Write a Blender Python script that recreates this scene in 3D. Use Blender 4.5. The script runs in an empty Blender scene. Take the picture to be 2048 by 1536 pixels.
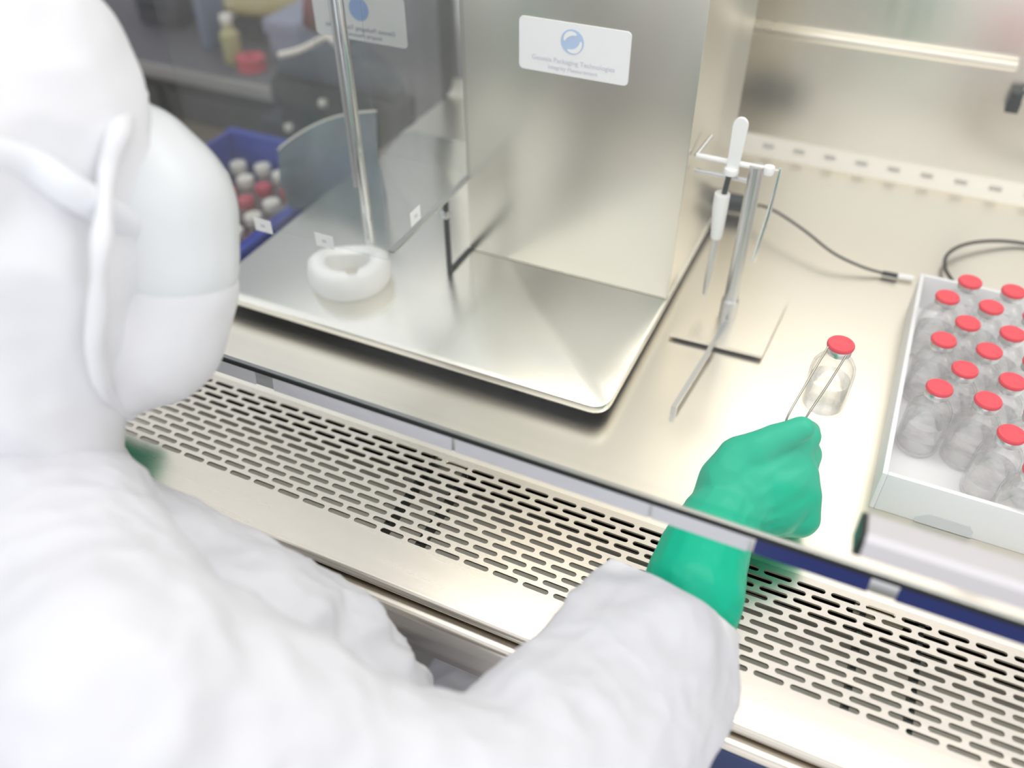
import bpy, bmesh, math, random
from mathutils import Vector, Matrix, noise
random.seed(4)
C = bpy.context.scene.collection
PI = math.pi
V = Vector

# ------------------------------------------------------------------ camera frame
F = 1720.0
RC = Matrix(((0.90737919, 0.27604672, -0.31695618),
             (0.42028274, -0.60493758, 0.6763231),
             (-0.00504193, -0.74689272, -0.66492544)))   # columns: right, down, forward
EYE = V((0, 0, 0.46))
def atd(u, v, d):            # point at a depth along the view direction
    return EYE + RC @ V(((u - 1024) / F * d, (v - 768) / F * d, d))
def on(u, v, axis, val):     # point where a sight line meets a plane
    r = RC @ V((u - 1024, v - 768, F))
    return EYE + r * ((val - EYE[axis]) / r[axis])

# ------------------------------------------------------------------ helpers
def lin(c):
    return tuple(((x / 255) / 12.92 if x / 255 <= 0.04045 else ((x / 255 + 0.055) / 1.055) ** 2.4) for x in c)

def mat(name, rgb, rough=0.5, metal=0.0, bump=0.0, bscale=200, stretch=(1, 1, 1), var=0.0, spec=0.5, trans=0.0, sheen=0.0, sss=0.0, vscale=6):
    m = bpy.data.materials.new(name); m.use_nodes = True
    nt = m.node_tree; b = nt.nodes['Principled BSDF']
    b.inputs['Base Color'].default_value = (*lin(rgb), 1)
    b.inputs['Roughness'].default_value = rough
    b.inputs['Metallic'].default_value = metal
    b.inputs['Specular IOR Level'].default_value = spec
    b.inputs['Transmission Weight'].default_value = trans
    if sheen: b.inputs['Sheen Weight'].default_value = sheen
    if sss:
        b.inputs['Subsurface Weight'].default_value = sss
        b.inputs['Subsurface Radius'].default_value = (0.02, 0.02, 0.02)
        b.inputs['Subsurface Scale'].default_value = 0.3
    if bump or var:
        tc = nt.nodes.new('ShaderNodeTexCoord'); mp = nt.nodes.new('ShaderNodeMapping')
        nt.links.new(tc.outputs['Object'], mp.inputs['Vector'])
        mp.inputs['Scale'].default_value = stretch
    if bump:
        n = nt.nodes.new('ShaderNodeTexNoise'); n.inputs['Scale'].default_value = bscale; n.inputs['Detail'].default_value = 4
        nt.links.new(mp.outputs['Vector'], n.inputs['Vector'])
        bp = nt.nodes.new('ShaderNodeBump'); bp.inputs['Strength'].default_value = bump; bp.inputs['Distance'].default_value = 0.002
        nt.links.new(n.outputs['Fac'], bp.inputs['Height']); nt.links.new(bp.outputs['Normal'], b.inputs['Normal'])
    if var:
        n2 = nt.nodes.new('ShaderNodeTexNoise'); n2.inputs['Scale'].default_value = vscale; n2.inputs['Detail'].default_value = 3
        nt.links.new(mp.outputs['Vector'], n2.inputs['Vector'])
        mr = nt.nodes.new('ShaderNodeMapRange'); mr.inputs['From Min'].default_value = 0.3; mr.inputs['From Max'].default_value = 0.7
        mr.inputs['To Min'].default_value = max(0.02, rough - var); mr.inputs['To Max'].default_value = rough + var
        nt.links.new(n2.outputs['Fac'], mr.inputs['Value']); nt.links.new(mr.outputs['Result'], b.inputs['Roughness'])
    return m

def thin(name, tint=(1, 1, 1), base=0.04, rough=0.0, haze=0.0, hazecol=(235, 238, 240)):
    """clear sheet: transparent mixed with a mirror by fresnel, a little surface haze"""
    m = bpy.data.materials.new(name); m.use_nodes = True
    nt = m.node_tree; nt.nodes.clear()
    out = nt.nodes.new('ShaderNodeOutputMaterial')
    tr = nt.nodes.new('ShaderNodeBsdfTransparent'); tr.inputs['Color'].default_value = (*tint, 1)
    gl = nt.nodes.new('ShaderNodeBsdfGlossy'); gl.inputs['Roughness'].default_value = rough
    lw = nt.nodes.new('ShaderNodeLayerWeight'); lw.inputs['Blend'].default_value = 0.5     # facing = 1 - cos
    pw = nt.nodes.new('ShaderNodeMath'); pw.operation = 'POWER'; pw.inputs[1].default_value = 5.0
    ma = nt.nodes.new('ShaderNodeMath'); ma.operation = 'MULTIPLY_ADD'; ma.inputs[1].default_value = 1.0 - base; ma.inputs[2].default_value = base
    nt.links.new(lw.outputs['Facing'], pw.inputs[0]); nt.links.new(pw.outputs[0], ma.inputs[0])
    mx = nt.nodes.new('ShaderNodeMixShader')
    nt.links.new(ma.outputs[0], mx.inputs['Fac'])
    last = tr
    if haze:
        df = nt.nodes.new('ShaderNodeBsdfDiffuse'); df.inputs['Color'].default_value = (*lin(hazecol), 1)
        m2 = nt.nodes.new('ShaderNodeMixShader'); m2.inputs['Fac'].default_value = haze
        nt.links.new(tr.outputs[0], m2.inputs[1]); nt.links.new(df.outputs[0], m2.inputs[2]); last = m2
    nt.links.new(last.outputs[0], mx.inputs[1]); nt.links.new(gl.outputs[0], mx.inputs[2])
    nt.links.new(mx.outputs[0], out.inputs['Surface'])
    return m

def glassmat(name, ior, clear=0.3, col=(1, 1, 1)):
    m = bpy.data.materials.new(name); m.use_nodes = True
    nt = m.node_tree; nt.nodes.clear()
    out = nt.nodes.new('ShaderNodeOutputMaterial')
    g = nt.nodes.new('ShaderNodeBsdfGlass'); g.inputs['IOR'].default_value = ior; g.inputs['Roughness'].default_value = 0.02
    g.inputs['Color'].default_value = (*col, 1)
    t = nt.nodes.new('ShaderNodeBsdfTransparent'); mx = nt.nodes.new('ShaderNodeMixShader'); mx.inputs['Fac'].default_value = clear
    nt.links.new(g.outputs[0], mx.inputs[1]); nt.links.new(t.outputs[0], mx.inputs[2]); nt.links.new(mx.outputs[0], out.inputs['Surface'])
    return m

M = {}
M['floor_steel'] = mat('worktop_steel', (240, 234, 222), 0.29, 1.0, var=0.02)
M['wall_steel'] = mat('wall_steel', (234, 231, 223), 0.25, 1.0, stretch=(14, 1, 1), var=0.02)
M['cove'] = mat('cove_steel', (226, 222, 212), 0.6, 0.7)
M['slotshade'] = mat('slot_shade', (188, 186, 179), 0.6)
M['panel_steel'] = mat('panel_steel', (216, 213, 203), 0.3, 1.0)
M['plate_steel'] = mat('plate_steel', (246, 244, 236), 0.24, 1.0, var=0.03)
M['front_steel'] = mat('front_steel', (214, 207, 196), 0.26, 1.0, bump=0.02, bscale=60, stretch=(1, 18, 18), var=0.03)
M['chrome'] = mat('chrome', (225, 226, 228), 0.08, 1.0)
M['handle'] = mat('handle_metal', (228, 224, 226), 0.45, 0.5)
M['satin'] = mat('satin_metal', (205, 206, 206), 0.3, 1.0)
M['wire'] = mat('wire_steel', (150, 147, 138), 0.3, 1.0)
M['dark_metal'] = mat('dark_metal', (58, 64, 62), 0.35, 0.8)
M['trough'] = mat('trough_metal', (206, 203, 192), 0.55, 0.2, bump=0.3, bscale=120, var=0.1)
M['plenum'] = mat('plenum_black', (12, 12, 12), 0.8)
M['rubber'] = mat('black_rubber', (22, 26, 24), 0.5)
M['cable'] = mat('cable_black', (38, 36, 32), 0.45)
M['blackbox'] = mat('black_plastic', (26, 34, 36), 0.4)
M['white_plastic'] = mat('white_plastic', (250, 250, 248), 0.35, sss=0.1)
M['label_white'] = mat('label_white', (250, 250, 250), 0.45)
M['ink_grey'] = mat('ink_grey', (212, 214, 222), 0.6)
M['ink_blue'] = mat('ink_blue', (186, 208, 240), 0.5)
M['decal'] = mat('decal_grey', (196, 197, 196), 0.4)
M['ink_slate'] = mat('ink_slate', (130, 134, 150), 0.6)
M['ink_blue2'] = mat('ink_blue_deep', (112, 142, 190), 0.5)
M['ink_dark'] = mat('ink_dark', (70, 74, 80), 0.6)
M['tape'] = mat('white_tape', (206, 206, 210), 0.55, bump=0.5, bscale=120)
M['navy'] = mat('navy_reflection', (24, 40, 104), 0.3)  # blue reflection put into the base colour
M['navy_panel_reflection'] = mat('navy_panel_reflection', (66, 78, 118), 0.4, 0.2)  # reflected navy put into the colour of the front face
M['tray'] = mat('tray_white', (243, 243, 244), 0.45, sss=0.05)
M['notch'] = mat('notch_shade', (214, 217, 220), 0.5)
M['cap_red'] = mat('cap_red', (236, 58, 74), 0.38, bump=0.02)
M['alu'] = mat('aluminium', (226, 226, 226), 0.3, 1.0)
M['glass'] = thin('vial_glass', (1, 1, 1), 0.07, 0.0, 0.015, (252, 252, 253))
M['water'] = glassmat('vial_liquid', 1.33, 0.4)
M['sash'] = thin('sash_glass', (0.99, 0.994, 0.99), 0.03, 0.0, 0.004)
M['acrylic'] = thin('guard_acrylic', (0.96, 0.967, 0.963), 0.022, 0.0, 0.003)
M['reflection_teal'] = thin('teal_reflection', (0.42, 0.50, 0.52), 0.03, 0.15, 0.5, (166, 180, 188))  # reflection in the clear guard, put into tint and haze
M['suit'] = mat('suit_fabric', (226, 226, 230), 0.62, bump=0.35, bscale=45, sheen=0.15, sss=0.06)
def crumple(m, scale, strength, dist):
    nt = m.node_tree; b = nt.nodes['Principled BSDF']
    tc = nt.nodes.new('ShaderNodeTexCoord'); n = nt.nodes.new('ShaderNodeTexNoise'); n.inputs['Scale'].default_value = scale * 0.6; n.inputs['Detail'].default_value = 2
    nt.links.new(tc.outputs['Object'], n.inputs['Vector'])
    ad = nt.nodes.new('ShaderNodeVectorMath'); ad.operation = 'MULTIPLY_ADD'; ad.inputs[1].default_value = (0.05, 0.05, 0.05)
    nt.links.new(n.outputs['Color'], ad.inputs[0]); nt.links.new(tc.outputs['Object'], ad.inputs[2])
    vo = nt.nodes.new('ShaderNodeTexVoronoi'); vo.feature = 'F1'; vo.inputs['Scale'].default_value = scale
    nt.links.new(ad.outputs[0], vo.inputs['Vector'])
    bp = nt.nodes.new('ShaderNodeBump'); bp.inputs['Strength'].default_value = strength; bp.inputs['Distance'].default_value = dist
    nt.links.new(vo.outputs['Distance'], bp.inputs['Height'])
    old = [l for l in nt.links if l.to_node == b and l.to_socket.name == 'Normal']
    if old: nt.links.new(old[0].from_socket, bp.inputs['Normal'])
    nt.links.new(bp.outputs['Normal'], b.inputs['Normal'])
crumple(M['suit'], 26, 0.55, 0.006)
M['hood'] = mat('hood_fabric', (232, 232, 235), 0.65, bump=0.2, bscale=40, sss=0.06)
M['mask'] = mat('mask_fabric', (232, 232, 234), 0.7, bump=0.1, bscale=60)
M['lens'] = thin('goggle_lens', (0.85, 0.88, 0.87), 0.04, 0.3, 0.9, (238, 241, 242))
M['goggle'] = mat('goggle_frame', (232, 234, 238), 0.35, sss=0.1)
M['skin'] = mat('skin', (214, 170, 148), 0.5, sss=0.1)
M['glove'] = mat('green_glove', (0, 184, 146), 0.42, bump=0.08, bscale=70, spec=0.3)
M['bin'] = mat('blue_bin', (34, 62, 170), 0.4)
M['binv'] = mat('bin_vial_glass', (172, 160, 164), 0.25)
M['rose'] = mat('rose_cap', (196, 74, 92), 0.5)
M['offwhite'] = mat('offwhite_cap', (236, 230, 220), 0.5)
M['edge'] = mat('bench_edge', (150, 146, 146), 0.4)
M['bench_top'] = mat('bench_top', (84, 81, 88), 0.45)
M['drawer'] = mat('bench_front', (58, 55, 57), 0.55)
M['cart'] = mat('cart_top', (104, 92, 78), 0.5)
M['dark_dev'] = mat('dark_device', (26, 30, 40), 0.5)
M['slate'] = mat('slate_standin', (62, 74, 86), 0.5)
M['mauve'] = mat('mauve_box', (62, 56, 64), 0.6)
M['pale'] = mat('pale_carton', (142, 144, 164), 0.7)
M['greyblue'] = mat('greyblue_file', (112, 120, 142), 0.6)
M['yellow'] = mat('yellow_bottle', (176, 168, 120), 0.5)
M['olive'] = mat('olive_case', (112, 104, 30), 0.5)
M['amber'] = mat('amber_lens', (190, 168, 84), 0.15, trans=0.3)
M['rust'] = mat('rust_standin', (112, 46, 36), 0.6)
M['tube'] = mat('ivory_tube_standin', (236, 226, 212), 0.4)
M['room_floor'] = mat('room_floor', (150, 148, 144), 0.4)
M['room_wall'] = mat('room_wall', (206, 208, 212), 0.7)
M['stool'] = mat('stool_vinyl', (40, 48, 70), 0.5)

def smooth(me, ang=None):
    for p in me.polygons: p.use_smooth = True

def link(name, me, m, parent=None, sm=False, ang=None):
    o = bpy.data.objects.new(name, me); C.objects.link(o)
    if m is not None:
        me.materials.clear(); me.materials.append(m)
    if parent is not None: o.parent = parent
    if sm:
        for p in me.polygons: p.use_smooth = True
        if ang:
            md = o.modifiers.new('ws', 'EDGE_SPLIT'); md.split_angle = math.radians(ang)
    return o

def tag(o, label=None, cat=None, group=None, kind=None):
    if label: o['label'] = label
    if cat: o['category'] = cat
    if group: o['group'] = group
    if kind: o['kind'] = kind
    return o

def empty(name, loc=(0, 0, 0), rz=0.0):
    o = bpy.data.objects.new(name, None); C.objects.link(o)
    o.location = loc; o.rotation_euler = (0, 0, rz); o.empty_display_size = 0.02
    return o

class MB:
    """collects shapes into one mesh; coordinates are relative to org"""
    def __init__(s, org=(0, 0, 0)): s.bm = bmesh.new(); s.org = V(org)
    def box(s, x0, x1, y0, y1, z0, z1, bev=0.0, seg=2):
        t = bmesh.new(); bmesh.ops.create_cube(t, size=1)
        for v in t.verts:
            v.co = V(((x0 + x1) / 2 + v.co.x * (x1 - x0), (y0 + y1) / 2 + v.co.y * (y1 - y0), (z0 + z1) / 2 + v.co.z * (z1 - z0)))
        if bev: bmesh.ops.bevel(t, geom=t.edges[:], offset=bev, segments=seg, profile=0.5, affect='EDGES')
        s.add(t); return s
    def add(s, t, mtx=None):
        me = bpy.data.meshes.new('t'); t.to_mesh(me); t.free()
        if mtx: me.transform(mtx)
        me.transform(Matrix.Translation(-s.org)); s.bm.from_mesh(me); bpy.data.meshes.remove(me)
    def tube(s, pts, r, n=12, cap=True):
        pts = [V(p) for p in pts]; rs = r if isinstance(r, (list, tuple)) else [r] * len(pts)
        t = bmesh.new(); rings = []; ref = None
        for i, p in enumerate(pts):
            a = pts[max(i - 1, 0)]; b = pts[min(i + 1, len(pts) - 1)]
            d = (b - a).normalized()
            if ref is None:
                ref = d.orthogonal().normalized()
            ref = (ref - d * ref.dot(d)).normalized(); q = d.cross(ref)
            rings.append([t.verts.new(p + (ref * math.cos(2 * PI * k / n) + q * math.sin(2 * PI * k / n)) * rs[i]) for k in range(n)])
        for a, b in zip(rings, rings[1:]):
            for k in range(n): t.faces.new((a[k], a[(k + 1) % n], b[(k + 1) % n], b[k]))
        if cap:
            t.faces.new(rings[0][::-1]); t.faces.new(rings[-1])
        s.add(t); return s
    def lathe(s, prof, c=(0, 0, 0), n=32, closed=False):
        t = bmesh.new(); rings = []; c = V(c)
        for r, z in prof:
            if r < 1e-6: rings.append([t.verts.new(c + V((0, 0, z)))])
            else: rings.append([t.verts.new(c + V((r * math.cos(2 * PI * k / n), r * math.sin(2 * PI * k / n), z))) for k in range(n)])
        pr = list(zip(rings, rings[1:]))
        if closed: pr.append((rings[-1], rings[0]))
        for a, b in pr:
            for k in range(n):
                k2 = (k + 1) % n
                if len(a) == 1 and len(b) == 1: continue
                if len(a) == 1: t.faces.new((a[0], b[k2], b[k]))
                elif len(b) == 1: t.faces.new((a[k], a[k2], b[0]))
                else: t.faces.new((a[k], a[k2], b[k2], b[k]))
        bmesh.ops.recalc_face_normals(t, faces=t.faces[:])
        s.add(t); return s
    def poly(s, pts, thick, nrm=None):
        """flat outline with thickness along its normal"""
        t = bmesh.new(); vs = [t.verts.new(V(p)) for p in pts]; f = t.faces.new(vs)
        f.normal_update(); nn = V(nrm) if nrm else f.normal.copy()
        r = bmesh.ops.extrude_face_region(t, geom=[f])
        for v in [g for g in r['geom'] if isinstance(g, bmesh.types.BMVert)]: v.co += nn * thick
        bmesh.ops.recalc_face_normals(t, faces=t.faces[:])
        s.add(t); return s
    def mesh(s, name='m'):
        me = bpy.data.meshes.new(name); s.bm.to_mesh(me); s.bm.free(); return me
    def build(s, name, m, parent=None, sm=True, ang=35):
        return link(name, s.mesh(name), m, parent, sm, ang)

def rrect(x0, x1, y0, y1, r, n=6):
    pts = []
    for cx, cy, a0 in ((x1 - r, y1 - r, 0), (x0 + r, y1 - r, 90), (x0 + r, y0 + r, 180), (x1 - r, y0 + r, 270)):
        for k in range(n + 1):
            a = math.radians(a0 + 90 * k / n); pts.append((cx + r * math.cos(a), cy + r * math.sin(a)))
    return pts

# blobby bodies: tapered capsules fused into one continuous surface
def capsules(chains):
    bm = bmesh.new()
    for ch in chains:
        ch = [(V(p), r) for p, r in ch]
        for i, (p, r) in enumerate(ch):
            bmesh.ops.create_icosphere(bm, subdivisions=3, radius=r, matrix=Matrix.Translation(p))
            if i:
                q, s = ch[i - 1]; d = p - q; L = d.length
                if L > 1e-5:
                    n = 16; z = d.normalized(); x = z.orthogonal().normalized(); y = z.cross(x)
                    sn = max(-0.95, min(0.95, (s - r) / L)); cs = math.sqrt(1 - sn * sn)
                    A = [bm.verts.new(q + z * s * sn + (x * math.cos(2 * PI * k / n) + y * math.sin(2 * PI * k / n)) * s * cs) for k in range(n)]
                    B = [bm.verts.new(p + z * r * sn + (x * math.cos(2 * PI * k / n) + y * math.sin(2 * PI * k / n)) * r * cs) for k in range(n)]
                    for k in range(n): bm.faces.new((A[k], A[(k + 1) % n], B[(k + 1) % n], B[k]))
                    bm.faces.new(A[::-1]); bm.faces.new(B)
    return bm

def blob(chains, voxel, it=6, disp=None, cut=None):
    bm = capsules(chains); me = bpy.data.meshes.new('b'); bm.to_mesh(me); bm.free()
    o = bpy.data.objects.new('tmp_blob', me); C.objects.link(o)
    md = o.modifiers.new('r', 'REMESH'); md.mode = 'VOXEL'; md.voxel_size = voxel
    s = o.modifiers.new('s', 'SMOOTH'); s.iterations = it; s.factor = 0.5
    dg = bpy.context.evaluated_depsgraph_get(); ev = o.evaluated_get(dg)
    out = bpy.data.meshes.new_from_object(ev, depsgraph=dg)
    bpy.data.objects.remove(o); bpy.data.meshes.remove(me)
    if disp:
        nr = [v.normal.copy() for v in out.vertices]
        for v, n in zip(out.vertices, nr): v.co = v.co + n * disp(v.co, n)
    if cut:
        b = bmesh.new(); b.from_mesh(out)
        for c, d, rad in cut:
            fs = [f for f in b.faces if (f.calc_center_median() - c).length < rad]
            gm = list({v for f in fs for v in f.verts}) + list({e for f in fs for e in f.edges}) + fs
            bmesh.ops.bisect_plane(b, geom=gm, plane_co=c, plane_no=d, clear_outer=True)
        b.to_mesh(out); b.free()
    return out

def ridge(p, f):
    return 1 - abs(noise.noise(p * f)) * 2

# ================================================================== room
o = MB().box(-3.2, 2.2, -1.6, 2.4, -0.92, -0.90).build('floor', M['room_floor']); tag(o, kind='structure')
o = MB().box(-3.2, 2.2, 2.36, 2.4, -0.90, 1.9).build('wall_back', M['room_wall']); tag(o, kind='structure')
o = MB().box(-3.2, -3.16, -1.6, 2.36, -0.90, 1.9).build('wall_left', M['room_wall']); tag(o, kind='structure')

# ================================================================== safety cabinet
cab = tag(empty('safety_cabinet', (0, 0, 0)), 'stainless steel safety cabinet with a slotted front grille and clear glass sash', 'cabinet')
XL, XR, YB = -0.53, 0.62, 0.957
MB().box(XL, XR, 0.3775, YB, -0.004, 0.0).build('work_surface', M['floor_steel'], cab)
bw = MB(); bw.box(XL, XR, YB, YB + 0.012, -0.06, 0.62)
bw.build('back_wall', M['wall_steel'], cab)
# coved strip with air slots along the foot of the back wall
cv = MB()
prof = [(YB, 0.018), (YB - 0.003, 0.0165), (YB - 0.012, 0.004), (YB - 0.016, 0.0)]
t = bmesh.new(); rows_ = [[t.verts.new((x, y, z)) for y, z in prof] for x in (XL, XR)]
for k in range(len(prof) - 1): t.faces.new((rows_[0][k], rows_[1][k], rows_[1][k + 1], rows_[0][k + 1]))
cv.add(t); cs_ = cv.build('wall_cove', M['cove'], cab)
for i in range(16):
    x = -0.16 + i * 0.034
    MB().poly([(x, YB - 0.0095, 0.0092), (x + 0.012, YB - 0.0095, 0.0092), (x + 0.012, YB - 0.0075, 0.0120), (x, YB - 0.0075, 0.0120)], 0.0006, (0, -0.75, 0.65)).build('air_slot', M['slotshade'], cs_)
MB().box(-0.30, 0.096, YB - 0.012, YB, 0.1305, 0.1395, 0.003).build('wall_rail', M['floor_steel'], cab)
MB().box(XR, XR + 0.012, 0.30, YB, -0.06, 0.62).build('side_wall', M['wall_steel'], cab)
sg = MB().box(XL - 0.006, XL, 0.335, YB - 0.004, 0.004, 0.60).build('side_window', M['acrylic'], cab)
sw_f = MB().box(XL - 0.010, XL + 0.002, YB - 0.012, YB + 0.012, -0.06, 0.62)
sw_f.build('corner_post', M['dark_metal'], cab)

# slotted grille with real openings
def grille():
    t = bmesh.new(); px, py, L, W = 0.0211, 0.00668, 0.0178, 0.0037
    x00, rows, y0 = 0.0139, 12, 0.3705
    xs0 = -26; ncol = 52; seg = 5
    def slot(cx, cy):
        pts = []; r = W / 2; h = L / 2 - r
        for sx in (1, -1):
            for k in range(seg + 1):
                a = -PI / 2 + PI * k / seg + (0 if sx > 0 else PI)
                pts.append((cx + sx * h + r * math.cos(a), cy + r * math.sin(a)))
        return pts                                  # counter-clockwise from lower right
    for j in range(rows):
        cy = y0 - j * py; off = (0.0 if j % 2 == 0 else 0.0101)
        for i in range(ncol):
            cx = x00 + off + (xs0 + i) * px
            if cx < -0.52 or cx > 0.56: continue
            for z, flip in ((0.0, 0), (-0.0015, 1)):
                P = [t.verts.new((a, b, z)) for a, b in slot(cx, cy)]
                x0, x1, ya, yb = cx - px / 2, cx + px / 2, cy - py / 2, cy + py / 2
                h = L / 2 - W / 2
                q = [t.verts.new(c + (z,)) for c in ((cx + h, ya), (x1, ya), (x1, cy), (x1, yb), (cx + h, yb), (cx - h, yb), (x0, yb), (x0, cy), (x0, ya), (cx - h, ya))]
                n = len(P)  # 12: 0..5 right end bottom->top, 6..11 left end top->bottom
                def f(*vs):
                    try: t.faces.new(vs if not flip else vs[::-1])
                    except ValueError: pass
                f(q[0], q[1], P[1], P[0]); f(q[1], q[2], P[2], P[1]); f(q[2], P[3], P[2]); f(q[2], q[3], P[4], P[3]); f(q[3], q[4], P[5], P[4])
                f(q[4], q[5], P[6], P[5])
                f(q[5], q[6], P[7], P[6]); f(q[6], q[7], P[8], P[7]); f(q[7], P[9], P[8]); f(q[7], q[8], P[10], P[9]); f(q[8], q[9], P[11], P[10])
                f(q[9], q[0], P[0], P[11])
                if z == 0.0: top = P
                else:
                    for k in range(n):
                        t.faces.new((top[k], top[(k + 1) % n], P[(k + 1) % n], P[k]))
    return t
g = MB(); g.add(grille())
ya, yb = 0.3705 + 0.00334, 0.3705 - 11 * 0.00668 - 0.00334
g.box(XL, XR, ya, 0.3775, -0.0015, 0.0)
# plain front band, ending in a rolled lip
t = bmesh.new()
pr = [(yb, 0.0), (0.2660, 0.0)] + [(0.2625 + 0.0036 * math.cos(a), -0.0036 + 0.0036 * math.sin(a)) for a in [math.radians(x) for x in (75, 100, 130, 160, 190, 230, 270)]] + [(0.2700, -0.0072)]
R0 = [t.verts.new((XL, y, z)) for y, z in pr]; R1 = [t.verts.new((XR, y, z)) for y, z in pr]
for k in range(len(pr) - 1): t.faces.new((R0[k], R1[k], R1[k + 1], R0[k + 1]))
bmesh.ops.recalc_face_normals(t, faces=t.faces[:]); g.add(t)
gr = g.build('front_grille', M['front_steel'], cab, ang=40)
for xa in (0.066, 0.100, -0.240, -0.212):
    br = MB(); br.box(xa, xa + 0.0035, 0.290, 0.372, -0.012, -0.0022); br.build('grille_bracket', M['dark_metal'], gr)
for xa in (0.062, -0.238):
    MB().box(xa, xa + 0.030, 0.3665, 0.3745, -0.006, -0.0025, 0.001).build('grille_clip', M['floor_steel'], gr)
# trough under the grille and the dark air duct behind it
tr = MB(); tr.box(XL, XR, 0.272, 0.382, -0.046, -0.042); tr.box(XL, XR, 0.268, 0.272, -0.046, -0.0075)
tr.build('drip_trough', M['trough'], cab)
du = MB(); du.box(XL, XR, 0.382, 0.60, -0.060, -0.056); du.box(XL, XR, 0.60, 0.604, -0.056, -0.004); du.box(XL, XR, 0.380, 0.60, -0.0075, -0.0042)
du.build('air_duct', M['plenum'], cab)
# lower front rail
fr = MB()
t = bmesh.new()
pr = [(0.2695, -0.0105), (0.2545, -0.0085), (0.2520, -0.0092), (0.2506, -0.011), (0.2500, -0.0135), (0.2490, -0.044), (0.2510, -0.047), (0.262, -0.047)]
R0 = [t.verts.new((XL, y, z)) for y, z in pr]; R1 = [t.verts.new((0.0, y, z)) for y, z in pr]
for k in range(len(pr) - 1): t.faces.new((R0[k], R1[k], R1[k + 1], R0[k + 1]))
bmesh.ops.recalc_face_normals(t, faces=t.faces[:]); fr.add(t)
fr.build('front_rail', M['front_steel'], cab, ang=60)
fr = MB(); t = bmesh.new()
R0 = [t.verts.new((0.0, y, z)) for y, z in pr[:4]]; R1 = [t.verts.new((XR, y, z)) for y, z in pr[:4]]
for k in range(3): t.faces.new((R0[k], R1[k], R1[k + 1], R0[k + 1]))
bmesh.ops.recalc_face_normals(t, faces=t.faces[:]); fr.add(t)
fr.build('front_rail', M['front_steel'], cab, ang=60)
MB().box(0.0, XR, 0.2495, 0.262, -0.060, -0.0118, 0.0012).build('lower_panel_reflection', M['navy_panel_reflection'], cab)  # navy here paints a reflection on the steel front face
MB().box(XL, XR, 0.276, YB + 0.01, -0.085, -0.0605).build('cabinet_body', M['wall_steel'], cab)
for x in (XL + 0.03, XR - 0.03):
    for y in (0.34, 0.92):
        MB().box(x - 0.02, x + 0.02, y - 0.02, y + 0.02, -0.90, -0.085, 0.003).build('leg', M['satin'], cab)

# sash: tilted pane with an edge channel, tape and a handle bar
TA = math.radians(8)
sash = MB((0, 0.287, 0.13)); sash.box(XL, XR, 0.2845, 0.2895, 0.1295, 0.62)
sash = sash.build('sash', M['sash'], cab); sash.location = (0, 0.287, 0.13); sash.rotation_euler = (-TA, 0, 0)
sx = lambda u: on(u, 932 + 0.3335 * (u - 1066), 1, 0.284).x
e = MB((0, 0.287, 0.13)); e.box(XL, XR, 0.2838, 0.2902, 0.1195, 0.1290, 0.0008); e.build('edge_channel', M['satin'], sash)
e = MB((0, 0.287, 0.13)); e.box(XL, XR, 0.2832, 0.2844, 0.1288, 0.1312); e.build('edge_gasket', M['rubber'], sash)
for u0, u1 in ((380, 512), (548, 905), (912, 1300), (1308, 1500)):
    e = MB((0, 0.287, 0.13)); e.box(sx(u0), sx(u1), 0.2832, 0.2840, 0.1197, 0.1287); e.build('tape_strip', M['tape'], sash)
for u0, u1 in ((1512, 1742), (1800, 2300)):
    e = MB((0, 0.287, 0.13)); e.box(sx(u0), sx(u1), 0.2832, 0.2840, 0.1197, 0.1287); e.build('blue_reflection', M['navy'], sash)  # blue pieces paint a reflection along the steel edge
h = MB((0, 0.287, 0.13))
hp = [(0.262, 0.157), (0.262, 0.166), (0.2645, 0.1685), (0.2815, 0.1655), (0.2835, 0.160), (0.2835, 0.150), (0.266, 0.154)]
t = bmesh.new(); A = [t.verts.new((0.038, y, z)) for y, z in hp]; B = [t.verts.new((0.40, y, z)) for y, z in hp]
for k in range(len(hp)): t.faces.new((A[k], A[(k + 1) % len(hp)], B[(k + 1) % len(hp)], B[k]))
t.faces.new(A); t.faces.new(B); bmesh.ops.recalc_face_normals(t, faces=t.faces[:]); h.add(t)
hb = h.build('handle_bar', M['handle'], sash, ang=30)
h = MB((0, 0.287, 0.13)); t = bmesh.new(); A = [t.verts.new((0.0355, y, z)) for y, z in hp]; B = [t.verts.new((0.0385, y, z)) for y, z in hp]
for k in range(len(hp)): t.faces.new((A[k], A[(k + 1) % len(hp)], B[(k + 1) % len(hp)], B[k]))
t.faces.new(A); t.faces.new(B); bmesh.ops.recalc_face_normals(t, faces=t.faces[:]); h.add(t)
h.build('end_cap', M['dark_metal'], hb)

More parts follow.
